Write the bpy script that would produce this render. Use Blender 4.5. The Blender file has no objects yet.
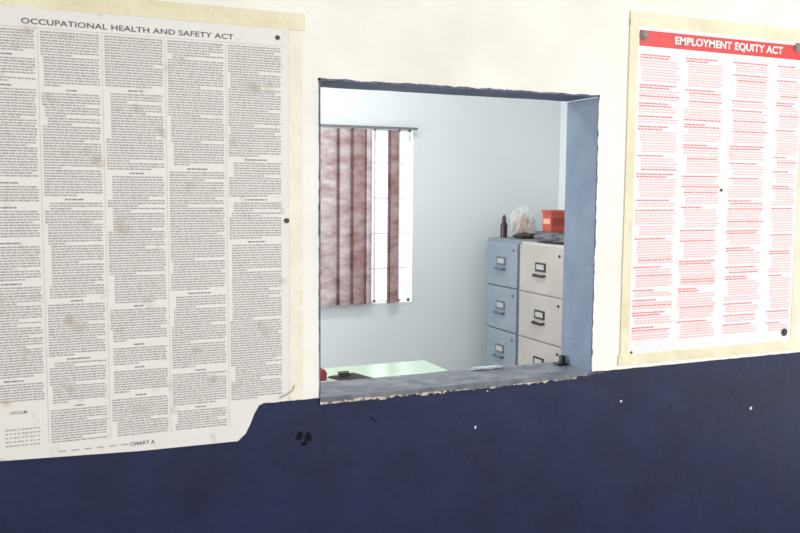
import bpy, bmesh, math, random
from mathutils import Vector, Matrix, noise
random.seed(7)
S=bpy.context.scene
S.view_settings.view_transform='Standard'
S.view_settings.look='None'
def lin(c):
    return tuple(((v/255)/12.92 if v/255<=.04045 else ((v/255+.055)/1.055)**2.4) for v in c)+(1,)
# ---------------------------------------------------------------- materials
def mat(name,c,rough=.6,c2=None,nscale=8,bump=0,bscale=60,spec=.5,metal=0,lo=.35,hi=.65,coat=0,stretch=(1,1,1),detail=6):
    m=bpy.data.materials.new(name);m.use_nodes=True
    nt=m.node_tree;N=nt.nodes;L=nt.links;b=N['Principled BSDF']
    b.inputs['Base Color'].default_value=lin(c);b.inputs['Roughness'].default_value=rough
    b.inputs['Specular IOR Level'].default_value=spec;b.inputs['Metallic'].default_value=metal
    b.inputs['Coat Weight'].default_value=coat
    tc=N.new('ShaderNodeTexCoord');mp=N.new('ShaderNodeMapping');mp.inputs['Scale'].default_value=stretch
    L.new(tc.outputs['Object'],mp.inputs['Vector'])
    if c2:
        n=N.new('ShaderNodeTexNoise');n.inputs['Scale'].default_value=nscale;n.inputs['Detail'].default_value=detail
        L.new(mp.outputs[0],n.inputs['Vector'])
        r=N.new('ShaderNodeValToRGB');r.color_ramp.elements[0].position=lo;r.color_ramp.elements[1].position=hi
        r.color_ramp.elements[0].color=lin(c);r.color_ramp.elements[1].color=lin(c2)
        L.new(n.outputs['Fac'],r.inputs[0]);L.new(r.outputs[0],b.inputs['Base Color'])
    if bump:
        n=N.new('ShaderNodeTexNoise');n.inputs['Scale'].default_value=bscale;n.inputs['Detail'].default_value=5
        L.new(mp.outputs[0],n.inputs['Vector'])
        bp=N.new('ShaderNodeBump');bp.inputs['Strength'].default_value=bump;bp.inputs['Distance'].default_value=.01
        L.new(n.outputs['Fac'],bp.inputs['Height']);L.new(bp.outputs[0],b.inputs['Normal'])
    return m
def link(o,parent=None):
    bpy.context.collection.objects.link(o)
    if parent: o.parent=parent
    return o
def empty(name,loc=(0,0,0)):
    o=bpy.data.objects.new(name,None);o.empty_display_size=.05;link(o);return o
def meshobj(name,bm,m,parent=None,smooth=False):
    me=bpy.data.meshes.new(name);bm.normal_update();bm.to_mesh(me);bm.free()
    for x in (m if isinstance(m,(list,tuple)) else [m]): me.materials.append(x)
    if smooth:
        for p in me.polygons:p.use_smooth=True
    return link(bpy.data.objects.new(name,me),parent)
def addbox(bm,a,b,mi=0,bev=0,rot=None):
    c=[(a[i]+b[i])/2 for i in range(3)];s=[abs(b[i]-a[i]) for i in range(3)]
    M=Matrix.Translation(c)
    if rot: M=M@rot
    M=M@Matrix.Diagonal((*s,1))
    before=set(bm.faces)
    g=bmesh.ops.create_cube(bm,size=1,matrix=M)
    if bev:
        es=list({e for v in g['verts'] for e in v.link_edges})
        bmesh.ops.bevel(bm,geom=es,offset=bev,segments=2,affect='EDGES',profile=.6)
    for f in set(bm.faces)-before:f.material_index=mi
def box(name,a,b,m,parent=None,bev=0,rot=None):
    bm=bmesh.new();addbox(bm,a,b,0,bev,rot);return meshobj(name,bm,m,parent)
def addcyl(bm,p,r,h,axis='Z',seg=24,r2=None,mi=0):
    M=Matrix.Translation(p)
    if axis=='Y':M=M@Matrix.Rotation(math.pi/2,4,'X')
    if axis=='X':M=M@Matrix.Rotation(math.pi/2,4,'Y')
    before=set(bm.faces)
    bmesh.ops.create_cone(bm,cap_ends=True,segments=seg,radius1=r,radius2=r if r2 is None else r2,depth=h,matrix=M)
    for f in set(bm.faces)-before:f.material_index=mi
def poly(name,pts,y,m,parent=None,thick=.0006):
    bm=bmesh.new();vs=[bm.verts.new((x,y,z)) for x,z in pts];f=bm.faces.new(vs)
    g=bmesh.ops.extrude_face_region(bm,geom=[f]);
    bmesh.ops.translate(bm,verts=[v for v in g['geom'] if isinstance(v,bmesh.types.BMVert)],vec=(0,thick,0))
    bmesh.ops.recalc_face_normals(bm,faces=bm.faces)
    return meshobj(name,bm,m,parent)
def text(name,s,x0,x1,z0,z1,y,m,parent,bold=.0):
    cu=bpy.data.curves.new(name,'FONT');cu.body=s;cu.offset=bold;cu.space_character=1.05
    o=link(bpy.data.objects.new(name+'_tmp',cu));bpy.context.view_layer.update()
    dg=bpy.context.evaluated_depsgraph_get();me=bpy.data.meshes.new_from_object(o.evaluated_get(dg))
    bpy.data.objects.remove(o)
    xs=[v.co.x for v in me.vertices];ys=[v.co.y for v in me.vertices];a,b,c,d=min(xs),max(xs),min(ys),max(ys)
    for v in me.vertices:
        v.co=((v.co.x-a)/(b-a)*(x1-x0)+x0,y,(v.co.y-c)/(d-c)*(z1-z0)+z0)
    me.name=name;me.materials.clear();me.materials.append(m)
    return link(bpy.data.objects.new(name,me),parent)
# ---------------------------------------------------------------- camera
f,yaw,p,roll=874.7,.422,.090,.008
fw=Vector((math.sin(yaw)*math.cos(p),math.cos(yaw)*math.cos(p),-math.sin(p)))
r0=Vector((math.cos(yaw),-math.sin(yaw),0));u0=r0.cross(fw)
r=r0*math.cos(roll)+u0*math.sin(roll);u=-r0*math.sin(roll)+u0*math.cos(roll)
cd=bpy.data.cameras.new('camera');cd.sensor_width=36;cd.sensor_fit='HORIZONTAL';cd.lens=f/800*36;cd.clip_start=.05
cam=link(bpy.data.objects.new('camera',cd))
M=Matrix((r,u,-fw)).transposed().to_4x4();M.translation=(0,-2.3,1.6);cam.matrix_world=M
S.camera=cam
# ---------------------------------------------------------------- wall geometry constants
T=.166;OX0,OX1,OZ0,OZ1=.787,1.716,1.005,1.892;DADO=1.008
XL,XR=-2.6,4.4;HC=2.95
BY=2.5;RX=3.285;LX=-.7
# front wall material: cream above / navy gloss below
m=bpy.data.materials.new('wall_cream_navy');m.use_nodes=True;nt=m.node_tree;N=nt.nodes;L=nt.links;b=N['Principled BSDF']
tc=N.new('ShaderNodeTexCoord');sp=N.new('ShaderNodeSeparateXYZ');L.new(tc.outputs['Object'],sp.inputs[0])
def nz(scale,detail=5):
    n=N.new('ShaderNodeTexNoise');n.inputs['Scale'].default_value=scale;n.inputs['Detail'].default_value=detail
    L.new(tc.outputs['Object'],n.inputs['Vector']);return n.outputs['Fac']
def mth(op,a,bb):
    n=N.new('ShaderNodeMath');n.operation=op
    for i,x in enumerate((a,bb)):
        if isinstance(x,(int,float)):n.inputs[i].default_value=x
        else:L.new(x,n.inputs[i])
    return n.outputs[0]
def ramp(fac,p0,c0,p1,c1):
    rr=N.new('ShaderNodeValToRGB');e=rr.color_ramp.elements;e[0].position=p0;e[0].color=lin(c0);e[1].position=p1;e[1].color=lin(c1)
    L.new(fac,rr.inputs[0]);return rr.outputs[0]
zz=mth('ADD',sp.outputs['Z'],mth('MULTIPLY',mth('SUBTRACT',nz(25),.5),.006))
mask=mth('LESS_THAN',zz,DADO)
cream=ramp(nz(3.2,8),.32,(232,227,216),.6,(244,240,231))
navy=ramp(nz(4,8),.3,(12,20,52),.7,(21,31,72))
mx=N.new('ShaderNodeMix');mx.data_type='RGBA';L.new(mask,mx.inputs['Factor']);L.new(cream,mx.inputs['A']);L.new(navy,mx.inputs['B'])
L.new(mx.outputs['Result'],b.inputs['Base Color'])
L.new(mth('SUBTRACT',.75,mth('MULTIPLY',mask,.29)),b.inputs['Roughness'])
L.new(mth('SUBTRACT',.5,mth('MULTIPLY',mask,.12)),b.inputs['Specular IOR Level'])
h=mth('ADD',mth('MULTIPLY',nz(9),1.0),mth('MULTIPLY',nz(110),.10))
bp=N.new('ShaderNodeBump');bp.inputs['Strength'].default_value=.3;bp.inputs['Distance'].default_value=.012
L.new(h,bp.inputs['Height']);L.new(bp.outputs[0],b.inputs['Normal'])
M_front=m
M_int=mat('wall_pale_blue',(219,223,224),.55,(213,219,222),1.5,.12,40)
M_ceil=mat('ceiling_white',(225,225,220),.8,bump=.1)
M_floor=mat('floor_grey_concrete',(150,146,138),.6,(128,124,118),5,.2,30)
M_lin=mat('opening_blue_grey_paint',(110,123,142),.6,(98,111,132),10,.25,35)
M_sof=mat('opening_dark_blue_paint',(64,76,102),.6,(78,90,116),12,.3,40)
M_dark=mat('paint_edge_dark_blue',(58,64,92),.6,(96,102,124),60)
M_sill=mat('sill_worn_grey',(82,88,98),.5,(124,128,134),18,.4,60)
M_chip=mat('chipped_plaster',(216,204,184),.9,(110,108,110),90,.8,120,lo=.45,hi=.58)
bm=bmesh.new()
addbox(bm,(XL,0,0),(OX0,T,HC));addbox(bm,(OX1,0,0),(XR,T,HC))
addbox(bm,(OX0,0,OZ1),(OX1,T,HC));addbox(bm,(OX0,0,0),(OX1,T,OZ0))
wall_front=meshobj('wall_front',bm,M_front)
box('wall_back_face',(LX,T+.0005,0),(OX0-.001,T+.004,HC-.15),M_int,wall_front)
def uneven(name,o,ux,vx,nu,nv,amp,m,parent,nrm):
    bm=bmesh.new();o=Vector(o);ux=Vector(ux);vx=Vector(vx);nrm=Vector(nrm);g=[]
    for i in range(nu+1):
        row=[]
        for j in range(nv+1):
            q=o+ux*(i/nu)+vx*(j/nv)
            d=noise.noise(q*9)*amp+noise.noise(q*50)*amp*.35
            row.append(bm.verts.new(q+nrm*(amp*1.2+d)))
        g.append(row)
    for i in range(nu):
        for j in range(nv):bm.faces.new((g[i][j],g[i+1][j],g[i+1][j+1],g[i][j+1]))
    return meshobj(name,bm,m,parent,True)
trim=empty('trim_1')
e=.0015
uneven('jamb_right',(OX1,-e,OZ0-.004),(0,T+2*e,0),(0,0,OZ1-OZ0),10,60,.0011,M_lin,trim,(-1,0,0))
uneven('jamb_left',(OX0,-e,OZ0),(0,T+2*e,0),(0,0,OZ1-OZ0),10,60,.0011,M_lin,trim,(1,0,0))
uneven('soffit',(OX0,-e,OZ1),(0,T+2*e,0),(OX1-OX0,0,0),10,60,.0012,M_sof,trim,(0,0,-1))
uneven('sill_top',(OX0,-.006,OZ0),(0,T+.03,0),(OX1-OX0,0,0),14,90,.002,M_sill,trim,(0,0,1))
def ragged(name,p0,p1,side,w,amp,m,parent,n=110,y=-.0016,freq=40,minw=.0005,sq=False):
    bm=bmesh.new();p0=Vector(p0);p1=Vector(p1);s=Vector(side);pr=None
    for i in range(n+1):
        q=p0.lerp(p1,i/n);t=noise.noise(Vector((q.x*freq,q.y*freq,w*99)))+.5*noise.noise(Vector((q.x*freq*3,q.y*freq*3,5)))
        if sq:t=round(t*2.2)/2.2
        ww=max(minw,w+amp*t);o=q+s*ww
        a=bm.verts.new((q.x,y,q.y));bb=bm.verts.new((o.x,y,o.y))
        if pr:bm.faces.new((pr[0],a,bb,pr[1]))
        pr=(a,bb)
    return meshobj(name,bm,m,parent)
ragged('edge_top',(OX0-.004,OZ1-.003),(OX1+.003,OZ1-.003),(0,1),.006,.003,M_dark,trim)
ragged('edge_right',(OX1-.003,OZ0),(OX1-.003,OZ1+.004),(1,0),.005,.003,M_dark,trim)
ragged('edge_left',(OX0+.003,OZ0),(OX0+.003,OZ1+.004),(-1,0),.0045,.0025,M_dark,trim)
ragged('edge_sill_grey',(OX0,OZ0+.005),(OX1-.02,OZ0+.005),(0,-1),.014,.006,M_sill,trim,y=-.0072,freq=14)
ragged('edge_sill_chips',(OX0,OZ0-.004),(OX1-.06,OZ0-.002),(0,-1),.011,.008,M_chip,trim,n=260,y=-.0066,freq=22,sq=True)
ragged('edge_right_dado',(OX1-.03,OZ0+.001),(OX1+.05,OZ0+.001),(0,-1),.005,.004,M_dark,trim,y=-.0014)
bm=bmesh.new();addbox(bm,(1.672,.12,1.009),(1.708,.152,1.015),0,.001);addbox(bm,(1.69,.128,1.013),(1.706,.146,1.04),0,.003)
meshobj('window_latch',bm,mat('black_metal',(22,22,24),.4))
def crumple(name,c,s,m,parent=None,amp=.35,freq=9,sub=5,flat=True,seed=0):
    bm=bmesh.new();bmesh.ops.create_icosphere(bm,subdivisions=sub,radius=1)
    for v in bm.verts:
        q=v.co.copy();d=1+amp*(noise.noise(q*2.2+Vector((seed,0,0)))+.5*abs(noise.noise(q*freq*.6+Vector((0,seed,0)))) -.25*abs(noise.noise(q*freq+Vector((0,0,seed)))))
        q*=d;v.co=Vector((q.x*s[0]/2,q.y*s[1]/2,q.z*s[2]/2))
    cut=-s[2]*.36
    for v in bm.verts:
        if v.co.z<cut:v.co.z=cut
        v.co=v.co+Vector(c)-Vector((0,0,cut))
    return meshobj(name,bm,m,parent,False)
M_white=mat('white_plastic',(196,200,206),.35)
crumple('plastic_wrapper',(1.42,.165,1.009),(.10,.022,.010),M_white,seed=3,amp=.7)
def blob(name,x,z,w,h,m,seed,ang=0,y=-.0012):
    pts=[]
    for i in range(16):
        a=i/16*2*math.pi;k=1+.45*noise.noise(Vector((math.cos(a)*1.5,math.sin(a)*1.5,seed)))
        px,pz=math.cos(a)*w/2*k,math.sin(a)*h/2*k
        pts.append((x+px*math.cos(ang)-pz*math.sin(ang),z+px*math.sin(ang)+pz*math.cos(ang)))
    poly(name,pts,y,m,wall_front,.0005)
M_fleck=mat('plaster_fleck',(205,205,212),.8);M_scuff=mat('black_scuff',(6,8,15),.75,spec=.2)
for i,(x,z,w,h) in enumerate([(1.29,.87,.007,.009),(1.84,.90,.010,.007),(2.42,.82,.015,.010),(1.33,.98,.006,.004)]):
    blob('paint_fleck_%d'%i,x,z,w,h,M_fleck,i*3.1)
blob('scuff_1',.728,.905,.017,.03,M_scuff,4,-.5);blob('scuff_2',.752,.898,.019,.028,M_scuff,9,-.4);blob('scuff_3',.742,.882,.02,.012,M_scuff,14)
blob('scuff_4',.95,.93,.004,.03,M_scuff,3,.9);blob('scuff_5',2.05,.86,.003,.024,M_scuff,6,-.7)
# ---------------------------------------------------------------- posters
def papermat(name,c,stain,rough=.32,amt=.62):
    m=bpy.data.materials.new(name);m.use_nodes=True;nt=m.node_tree;N=nt.nodes;L=nt.links;b=N['Principled BSDF']
    tc=N.new('ShaderNodeTexCoord')
    def nn(sc,d=6):
        n=N.new('ShaderNodeTexNoise');n.inputs['Scale'].default_value=sc;n.inputs['Detail'].default_value=d;L.new(tc.outputs['Object'],n.inputs['Vector']);return n.outputs['Fac']
    r=N.new('ShaderNodeValToRGB');e=r.color_ramp.elements;e[0].position=amt;e[0].color=lin(c);e[1].position=amt+.2;e[1].color=lin(stain)
    L.new(nn(17,8),r.inputs[0]);L.new(r.outputs[0],b.inputs['Base Color'])
    b.inputs['Roughness'].default_value=rough
    bp=N.new('ShaderNodeBump');bp.inputs['Strength'].default_value=.35;bp.inputs['Distance'].default_value=.008
    L.new(nn(9,3),bp.inputs['Height']);L.new(bp.outputs[0],b.inputs['Normal'])
    return m
M_p1=papermat('poster_paper_grey',(229,225,219),(180,150,112),.42,.6)
M_p2=papermat('poster_laminate_white',(236,230,230),(218,206,192),.3,.6)
M_tape=mat('masking_tape',(232,226,208),.6,(240,234,218),12,.3,50)
M_tape2=mat('masking_tape_yellow',(222,212,176),.5,(236,228,200),10,.3,60)
M_ink=mat('ink_grey',(166,162,159),.5);M_ink2=mat('ink_dark',(134,130,130),.5)
M_pink=mat('ink_pink',(238,184,184),.5);M_redink=mat('ink_red',(234,116,116),.5);M_red=mat('banner_red',(222,44,44),.35,(212,48,46),6)
M_wh=mat('ink_white',(250,245,240),.4)
def quadbm(bm,x0,x1,z0,z1,y,mi):
    vs=[bm.verts.new(v) for v in((x0,y,z0),(x1,y,z0),(x1,y,z1),(x0,y,z1))];f=bm.faces.new(vs);f.material_index=mi
def column(bm,x0,x1,ztop,zbot,pitch,xh,y,hp,word=(.003,.016),gap=.0017,hmax=11):
    z=ztop;left=random.randint(3,hmax);ind=0
    while z-pitch>zbot:
        if left==0:
            k=random.random()
            if k<hp:
                w=random.uniform(.15,.4)*(x1-x0);c=(x0+x1)/2
                z-=pitch*.6;x=c-w/2
                while x<c+w/2:
                    ww=random.uniform(*word);quadbm(bm,x,min(x+ww,c+w/2+.003),z-xh,z,y,1);x+=ww+gap
                z-=pitch*1.4
            ind=random.choice((0,0,.006,.012))
            left=random.randint(2,hmax);continue
        x=x0+ind
        end=x1 if left>1 else x0+random.uniform(.3,.95)*(x1-x0)
        while x<end-.003:
            ww=min(random.uniform(*word),end-x)
            quadbm(bm,x,x+ww,z-xh*random.uniform(.85,1.1),z,y,0)
            x+=ww+gap
        z-=pitch;left-=1
pl=empty('safety_act_poster')
pts=[(-.14,2.03),(.707,2.026),(.705,1.6),(.703,1.02),(.66,1.012),(.632,1.012),(.612,1.004),(.598,.98),(.588,.955),(.575,.93),(.553,.911),(.3,.914),(-.14,.932)]
poly('paper',pts,-.0035,M_p1,pl,.003)
bm=bmesh.new()
gut=[-.072,.078,.224,.376,.530,.684]
for a,bb in zip(gut[:-1],gut[1:]):
    low=.955 if a>.0 else 1.065
    if a>.5:low=1.02
    column(bm,a+.006,bb-.007,1.966,low,.0066,.0036,-.0039,.26)
for g in gut[1:-1]:quadbm(bm,g-.0005,g+.0003,.955,1.966,-.0039,0)
quadbm(bm,-.1,.69,1.9715,1.9723,-.0039,0)
for i in range(7):quadbm(bm,.10+i*.03,.118+i*.03,.934,.937,-.0039,0)
for i in range(9):
    for j in range(5):quadbm(bm,-.02+i*.009,-.02+i*.009+random.uniform(.004,.008),1.0-j*.01,1.0035-j*.01,-.0039,0)
meshobj('printed_text',bm,[M_ink,M_ink2],pl)
M_title=mat('ink_title',(96,94,100),.5)
text('heading','OCCUPATIONAL HEALTH AND SAFETY ACT',.043,.551,1.980,1.9935,-.0041,M_title,pl,.018)
text('footer','CHART A',.272,.334,.930,.940,-.0041,M_title,pl,.02)
text('logo','AFCOM',-.008,.03,1.040,1.048,-.0041,M_ink2,pl,.01)
box('tape_top',(-.2,-.0046,2.018),(.745,-.0008,2.062),M_tape2,pl)
box('tape_right',(.700,-.0042,1.012),(.738,-.0006,2.0175),M_tape,pl)
def nail(name,x,z,r_,m,y=-.0055,parent=None):
    bm=bmesh.new();addcyl(bm,(x,y,z),r_,.002,'Y',28);addcyl(bm,(x,y-.0015,z),r_*.45,.0025,'Y',16)
    return meshobj(name,bm,m,parent,False)
M_steel=mat('screw_steel',(128,126,120),.4,(84,80,74),60,metal=.4);M_rust=mat('nail_rust',(86,62,50),.6)
nail('screw_1',.692,1.508,.007,M_rust,parent=pl);nail('screw_2',.669,1.994,.006,M_rust,parent=pl)
cu=bpy.data.curves.new('c','CURVE');cu.dimensions='3D';sp=cu.splines.new('BEZIER');sp.bezier_points.add(3)
for bpnt,co in zip(sp.bezier_points,[(.672,-.006,1.022),(.69,-.012,1.03),(.706,-.010,1.04),(.712,-.005,1.052)]):
    bpnt.co=co;bpnt.handle_left_type=bpnt.handle_right_type='AUTO'
cu.bevel_depth=.0012
co_=link(bpy.data.objects.new('ct',cu));bpy.context.view_layer.update()
me=bpy.data.meshes.new_from_object(co_.evaluated_get(bpy.context.evaluated_depsgraph_get()));bpy.data.objects.remove(co_)
me.materials.clear();me.materials.append(mat('string_brown',(160,132,102),.8));link(bpy.data.objects.new('torn_string',me),pl)
pr=empty('employment_equity_poster')
poly('paper',[(1.853,2.135),(2.602,2.135),(2.603,1.045),(1.856,1.045)],-.0035,M_p2,pr,.003)
bm=bmesh.new();quadbm(bm,1.866,2.592,2.060,2.110,-.0038,0);meshobj('banner',bm,M_red,pr)
text('heading','EMPLOYMENT EQUITY ACT',2.012,2.492,2.070,2.100,-.0041,M_wh,pr,.03)
bm=bmesh.new()
for a in(1.872,2.062,2.268,2.472):
    w=.168 if a<2.4 else .115
    z=2.035
    while z>1.10:
        for k in range(random.choice((1,1,2))):
            x=a;end=a+random.uniform(.5,.95)*w
            while x<end:
                ww=random.uniform(.006,.02);quadbm(bm,x,min(x+ww,end),z-.0046,z,-.0039,1);x+=ww+.002
            z-=.0085
        z-=.001
        for blk in range(random.randint(1,3)):
            ind=random.choice((0,.01,.018))
            for k in range(random.randint(2,5)):
                if z<1.10:break
                x=a+ind;end=a+w*random.uniform(.88,1)
                mi=1 if random.random()<.08 else 0
                while x<end-.003:
                    ww=min(random.uniform(.005,.018),end-x);quadbm(bm,x,x+ww,z-.0046,z,-.0039,mi);x+=ww+.002
                z-=.0085
            z-=.0015
        z-=.005
meshobj('printed_text',bm,[M_pink,M_redink],pr)
for nm,a,b_,yy in(('tape_top',(1.828,2.122),(2.63,2.165),-.0048),('tape_left',(1.828,1.03),(1.862,2.14),-.0042),('tape_right',(2.594,1.02),(2.63,2.13),-.0045),('tape_bottom',(1.822,1.022),(2.64,1.056),-.0051)):
    box(nm,(a[0],yy,a[1]),(b_[0],-.0007-(yy+.004)*.2,b_[1]),M_tape2,pr)
nail('screw_1',1.882,2.094,.016,M_steel,parent=pr);nail('screw_2',2.562,2.103,.016,M_steel,parent=pr)
nail('screw_3',2.562,1.088,.014,mat('screw_black',(50,48,46),.5),parent=pr);nail('screw_4',2.235,1.60,.005,M_rust,parent=pr)
nail('screw_5',1.873,1.062,.004,M_rust,parent=pr)
# ---------------------------------------------------------------- inner room
WX0,WX1,WZ0,WZ1=1.02,2.237,.905,1.955;WT=.16
bm=bmesh.new()
addbox(bm,(LX,BY,0),(WX0,BY+WT,HC));addbox(bm,(WX1,BY,0),(RX,BY+WT,HC));addbox(bm,(WX0,BY,WZ1),(WX1,BY+WT,HC));addbox(bm,(WX0,BY,0),(WX1,BY+WT,WZ0))
meshobj('wall_back',bm,M_int)
box('wall_right',(RX,T,0),(RX+.12,BY+WT,HC),M_int)
bm=bmesh.new()
addbox(bm,(LX-.12,T,0),(LX,BY+WT,.9));addbox(bm,(LX-.12,T,2.2),(LX,BY+WT,HC));addbox(bm,(LX-.12,T,.9),(LX,.5,2.2));addbox(bm,(LX-.12,2.2,.9),(LX,BY+WT,2.2))
meshobj('wall_left',bm,M_int)
box('floor',(XL,-4.5,-.1),(XR,BY+WT,0),M_floor)
box('ceiling',(LX-.12,0,HC),(RX+.12,BY+WT,HC+.1),M_ceil)
box('ceiling_veranda',(XL,-2.6,HC),(XR,0,HC+.1),M_ceil)
box('wall_veranda_left',(XL-.1,-2.6,0),(XL,T,HC),M_ceil)
M_frame=mat('window_frame_white',(246,248,250),.4)
w=empty('window_1');bm=bmesh.new();y0,y1=BY+.03,BY+.05
addbox(bm,(WX0,y0,WZ0),(WX0+.02,y1,WZ1));addbox(bm,(WX1-.02,y0,WZ0),(WX1,y1,WZ1));addbox(bm,(WX0,y0,WZ1-.02),(WX1,y1,WZ1));addbox(bm,(WX0,y0,WZ0),(WX1,y1,WZ0+.02))
for x in(1.30,1.58,1.86,2.00,2.16):addbox(bm,(x-.006,y0,WZ0),(x+.006,y1,WZ1))
for k in range(1,5):
    z=WZ0+(WZ1-WZ0)*k/5;addbox(bm,(WX0,y0+.004,z-.005),(WX1,y1-.004,z+.005))
meshobj('steel_frame',bm,M_frame,w)
M_rev=mat('reveal_white',(246,248,250),.6)
bm=bmesh.new();addbox(bm,(WX1-.003,BY-.001,WZ0),(WX1,BY+WT,WZ1));addbox(bm,(WX0,BY-.001,WZ0),(WX1,BY+WT,WZ0+.004));addbox(bm,(WX0,BY-.001,WZ1-.003),(WX1,BY+WT,WZ1));meshobj('reveal',bm,M_rev,w)
bl=empty('vertical_blind')
bm=bmesh.new();addbox(bm,(WX0-.02,BY-.05,WZ1-.014),(WX1+.005,BY-.02,WZ1),0,.002);meshobj('headrail',bm,mat('headrail_grey',(110,112,116),.4),bl)
def fabric(name,c1,c2):
    m=bpy.data.materials.new(name);m.use_nodes=True;nt=m.node_tree;N=nt.nodes;L=nt.links;N.clear()
    out=N.new('ShaderNodeOutputMaterial');mxs=N.new('ShaderNodeMixShader');df=N.new('ShaderNodeBsdfDiffuse');tr=N.new('ShaderNodeBsdfTranslucent')
    tc=N.new('ShaderNodeTexCoord');mp=N.new('ShaderNodeMapping');mp.inputs['Scale'].default_value=(5,5,11);mp.inputs['Rotation'].default_value=(0,.5,0);L.new(tc.outputs['Object'],mp.inputs[0])
    n=N.new('ShaderNodeTexNoise');n.inputs['Scale'].default_value=1.6;n.inputs['Detail'].default_value=9;n.inputs['Roughness'].default_value=.65;L.new(mp.outputs[0],n.inputs['Vector'])
    rp=N.new('ShaderNodeValToRGB');rp.color_ramp.elements[0].position=.34;rp.color_ramp.elements[0].color=lin(c1);rp.color_ramp.elements[1].position=.68;rp.color_ramp.elements[1].color=lin(c2)
    L.new(n.outputs['Fac'],rp.inputs[0]);L.new(rp.outputs[0],df.inputs[0]);L.new(rp.outputs[0],tr.inputs[0]);mxs.inputs[0].default_value=.3
    L.new(df.outputs[0],mxs.inputs[1]);L.new(tr.outputs[0],mxs.inputs[2]);L.new(mxs.outputs[0],out.inputs[0]);return m
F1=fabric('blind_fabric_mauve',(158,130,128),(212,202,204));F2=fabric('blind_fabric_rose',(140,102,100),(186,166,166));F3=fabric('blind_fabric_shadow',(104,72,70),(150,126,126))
def slat(name,x0,x1,y0,y1,m,bow=.006):
    bm=bmesh.new();n=8;rows=[]
    for z in(WZ0+.008,WZ1-.02):
        rows.append([bm.verts.new((x0+(x1-x0)*i/n,y0+(y1-y0)*i/n-bow*math.sin(math.pi*i/n),z)) for i in range(n+1)])
    for i in range(n):bm.faces.new((rows[0][i],rows[0][i+1],rows[1][i+1],rows[1][i]))
    meshobj(name,bm,m,bl,True)
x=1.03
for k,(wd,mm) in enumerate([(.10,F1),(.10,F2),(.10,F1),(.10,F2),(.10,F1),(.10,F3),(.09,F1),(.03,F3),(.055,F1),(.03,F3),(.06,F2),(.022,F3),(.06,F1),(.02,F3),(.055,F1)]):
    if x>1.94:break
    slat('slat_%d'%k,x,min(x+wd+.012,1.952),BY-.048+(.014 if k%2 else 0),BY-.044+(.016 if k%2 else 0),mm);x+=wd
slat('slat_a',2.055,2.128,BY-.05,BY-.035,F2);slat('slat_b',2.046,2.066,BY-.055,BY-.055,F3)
def cabinet(name,y0,y1,top,body,front,handle,label):
    c=empty(name);x0,x1=2.70,RX-.006
    bm=bmesh.new();addbox(bm,(x0,y0,0),(x1,y1,top),0,.003)
    meshobj('body',bm,body,c)
    bm=bmesh.new();z=top-.018;i=0;hs=[.268,.262,.265,.265]
    for hgt in hs:
        addbox(bm,(x0-.018,y0+.012,z-hgt+.008),(x0+.002,y1-.012,z),0,.004);z-=hgt
    meshobj('drawer_fronts',bm,front,c)
    z=top-.018
    for hgt in hs:
        cy=(y0+y1)/2;zc=z-hgt*.5;i+=1
        bm=bmesh.new();addbox(bm,(x0-.023,cy-.05,zc-.004),(x0-.017,cy+.05,zc+.046),0,.001)
        meshobj('label_holder_%d'%i,bm,label,c)
        bm=bmesh.new();addbox(bm,(x0-.0245,cy-.036,zc+.008),(x0-.0225,cy+.036,zc+.036));meshobj('label_card_%d'%i,bm,M_card,c)
        bm=bmesh.new()
        addbox(bm,(x0-.042,cy-.05,zc-.034),(x0-.036,cy+.05,zc-.018),0,.002)
        addbox(bm,(x0-.04,cy-.05,zc-.030),(x0-.017,cy-.044,zc-.018));addbox(bm,(x0-.04,cy+.044,zc-.030),(x0-.017,cy+.05,zc-.018))
        meshobj('handle_%d'%i,bm,handle,c)
        bm=bmesh.new();addcyl(bm,(x0-.02,y0+.05,z-.04),.008,.006,'X',16);meshobj('lock_%d'%i,bm,handle,c)
        z-=hgt
    return c
M_card=mat('label_card',(172,172,170),.6)
M_hand=mat('handle_dark',(62,58,56),.35,metal=.4);M_hand2=mat('handle_blue_steel',(104,116,128),.35,metal=.4);M_lab=mat('label_blue',(92,102,114),.4)
cabinet('filing_cabinet',2.01,2.385,1.30,mat('cabinet_blue_grey',(126,135,143),.45),mat('drawer_blue_grey',(127,138,148),.45,(136,146,155),5),M_hand2,M_lab)
cabinet('filing_cabinet.001',1.545,2.003,1.298,mat('cabinet_beige',(180,176,170),.45),mat('drawer_beige',(166,160,154),.45,(174,168,162),5),M_hand,M_hand)
# items on cabinets
bm=bmesh.new();bx,by=2.79,2.355
addcyl(bm,(bx,by,1.3005+.039),.021,.078,'Z',28);addcyl(bm,(bx,by,1.3005+.089),.021,.022,'Z',28,.010);addcyl(bm,(bx,by,1.3005+.112),.012,.026,'Z',20);addcyl(bm,(bx,by,1.4315),.010,.014,'Z',20,.004)
meshobj('glue_bottle',bm,mat('bottle_brown_plastic',(52,34,32),.3))
bg=empty('plastic_bag')
m=mat('clear_plastic',(225,225,225),.2);m.node_tree.nodes['Principled BSDF'].inputs['Alpha'].default_value=.42
crumple('bag_skin',(2.88,2.285,1.3015),(.155,.12,.20),m,bg,amp=.4,seed=5)
crumple('bag_contents',(2.88,2.285,1.32),(.11,.08,.13),mat('bag_contents_beige',(206,170,140),.6,(150,120,110),20),bg,amp=.3,seed=8)
crumple('bag_base',(2.87,2.22,1.3015),(.15,.13,.035),mat('bag_base_dark',(72,60,60),.5),bg,amp=.3,seed=2)
bx0,by0=2.885,1.985
bm=bmesh.new();addbox(bm,(bx0,by0,1.349),(bx0+.11,by0+.09,1.46),0,.002);addbox(bm,(bx0-.002,by0+.012,1.395),(bx0+.001,by0+.078,1.425),1)
addbox(bm,(bx0+.012,by0-.002,1.385),(bx0+.098,by0+.001,1.432),2)
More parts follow.
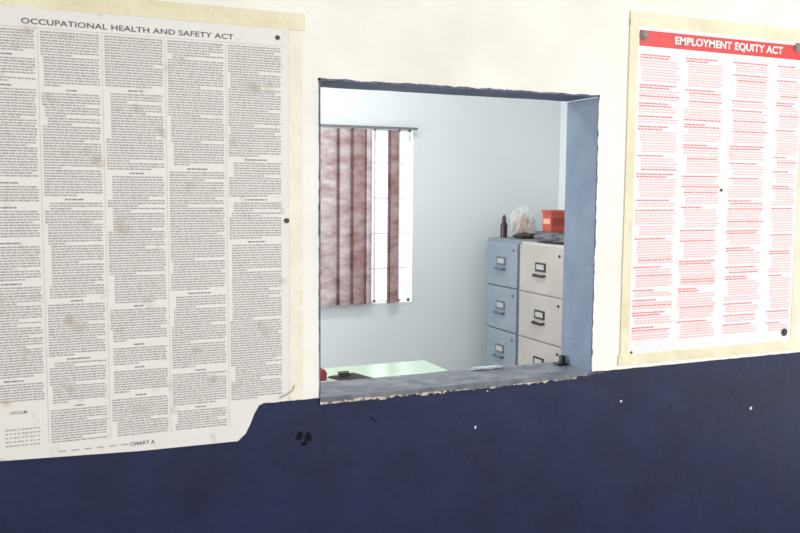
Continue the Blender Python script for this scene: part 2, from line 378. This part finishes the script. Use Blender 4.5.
addbox(bm,(bx0-.004,by0-.004,1.455),(bx0+.114,by0+.094,1.475),0,.002)
M_or=mat('carton_orange_red',(190,88,66),.5,(172,72,56),12)
meshobj('cardboard_box',bm,[M_or,mat('carton_print',(224,176,150),.5),mat('carton_dark_red',(140,50,42),.5)])
box('stacked_files',(2.86,1.93,1.3015),(3.06,2.12,1.3485),mat('files_grey',(92,94,104),.5),bev=.004)
crumple('dark_plastic_sheet',(2.78,1.80,1.3015),(.13,.32,.055),mat('dark_plastic',(58,60,70),.3,(120,122,130),30),amp=.35,seed=11)
# desk
dk=empty('desk');M_top=mat('desk_top_pale_green',(190,210,190),.22,(182,202,184),4)
M_leg=mat('desk_steel_grey',(120,124,124),.4)
box('desk_top',(.35,.72,.722),(1.862,1.55,.75),M_top,dk,bev=.003)
box('edge_band',(.347,.717,.726),(1.865,1.553,.744),M_leg,dk,bev=.002)
bm=bmesh.new()
for x in(.38,1.80):
    for y in(.75,1.48):addbox(bm,(x,y,0),(x+.035,y+.035,.724))
addbox(bm,(.38,1.49,.35),(1.83,1.505,.724))
meshobj('legs_and_modesty_panel',bm,M_leg,dk)
bm=bmesh.new();addbox(bm,(.42,.78,.2),(.80,1.45,.724),0,.003)
for k in range(3):addbox(bm,(.43,.765,.22+k*.165),(.79,.785,.37+k*.165),0,.003);addbox(bm,(.56,.75,.29+k*.165),(.66,.767,.305+k*.165))
meshobj('drawer_pedestal',bm,M_leg,dk)
cb=empty('clipboard');R=Matrix.Rotation(.3,4,'Z')
bm=bmesh.new();addbox(bm,(1.31,1.20,.751),(1.45,1.37,.756),0,.001,R);meshobj('board',bm,mat('clipboard_black',(26,27,30),.4),cb)
bm=bmesh.new();addbox(bm,(1.33,1.315,.756),(1.39,1.34,.764),0,.002,R);addcyl(bm,(1.355,1.33,.770),.008,.05,'X',12);meshobj('clip',bm,mat('clip_chrome',(120,120,120),.25,metal=1),cb)
bm=bmesh.new();addbox(bm,(1.22,1.29,.751),(1.265,1.36,.79),0,.006);addbox(bm,(1.225,1.295,.79),(1.26,1.355,.797),0,.003);meshobj('ink_pad',bm,mat('ink_pad_red',(134,34,44),.4))
fl=empty('added_lamp_fixture')  # unseen ceiling fixture, added to go with the room fill light; tube does not glow
box('housing',(.6,1.28,HC-.06),(1.9,1.4,HC-.001),M_ceil,fl)
bm=bmesh.new();addcyl(bm,(1.25,1.34,HC-.085),.014,1.2,'X',16);meshobj('tube',bm,M_wh,fl)
# ---------------------------------------------------------------- light
def area(name,loc,tgt,sx,sy,pw,c):
    d=bpy.data.lights.new(name,'AREA');d.shape='RECTANGLE';d.size=sx;d.size_y=sy;d.energy=pw;d.color=c
    o=link(bpy.data.objects.new(name,d));o.location=loc;o.rotation_euler=(Vector(tgt)-Vector(loc)).to_track_quat('-Z','Y').to_euler();return o
area('light_room_fill',(1.25,1.34,HC-.12),(1.25,1.34,0),1.2,.3,29,(.975,.99,1))  # fill light added under the ceiling, out of view, to brighten the inner room
area('light_left_window',(LX-.1,1.35,1.55),(2,1.4,1.3),1.6,1.2,60,(.94,.97,1))
area('light_veranda_right',(3.6,-3.4,2.3),(1.6,0,1.2),2.2,1.8,44,(1,.985,.96))
W=bpy.data.worlds.new('World');S.world=W;W.use_nodes=True
W.node_tree.nodes['Background'].inputs[0].default_value=(.96,.98,1,1);W.node_tree.nodes['Background'].inputs[1].default_value=1.66
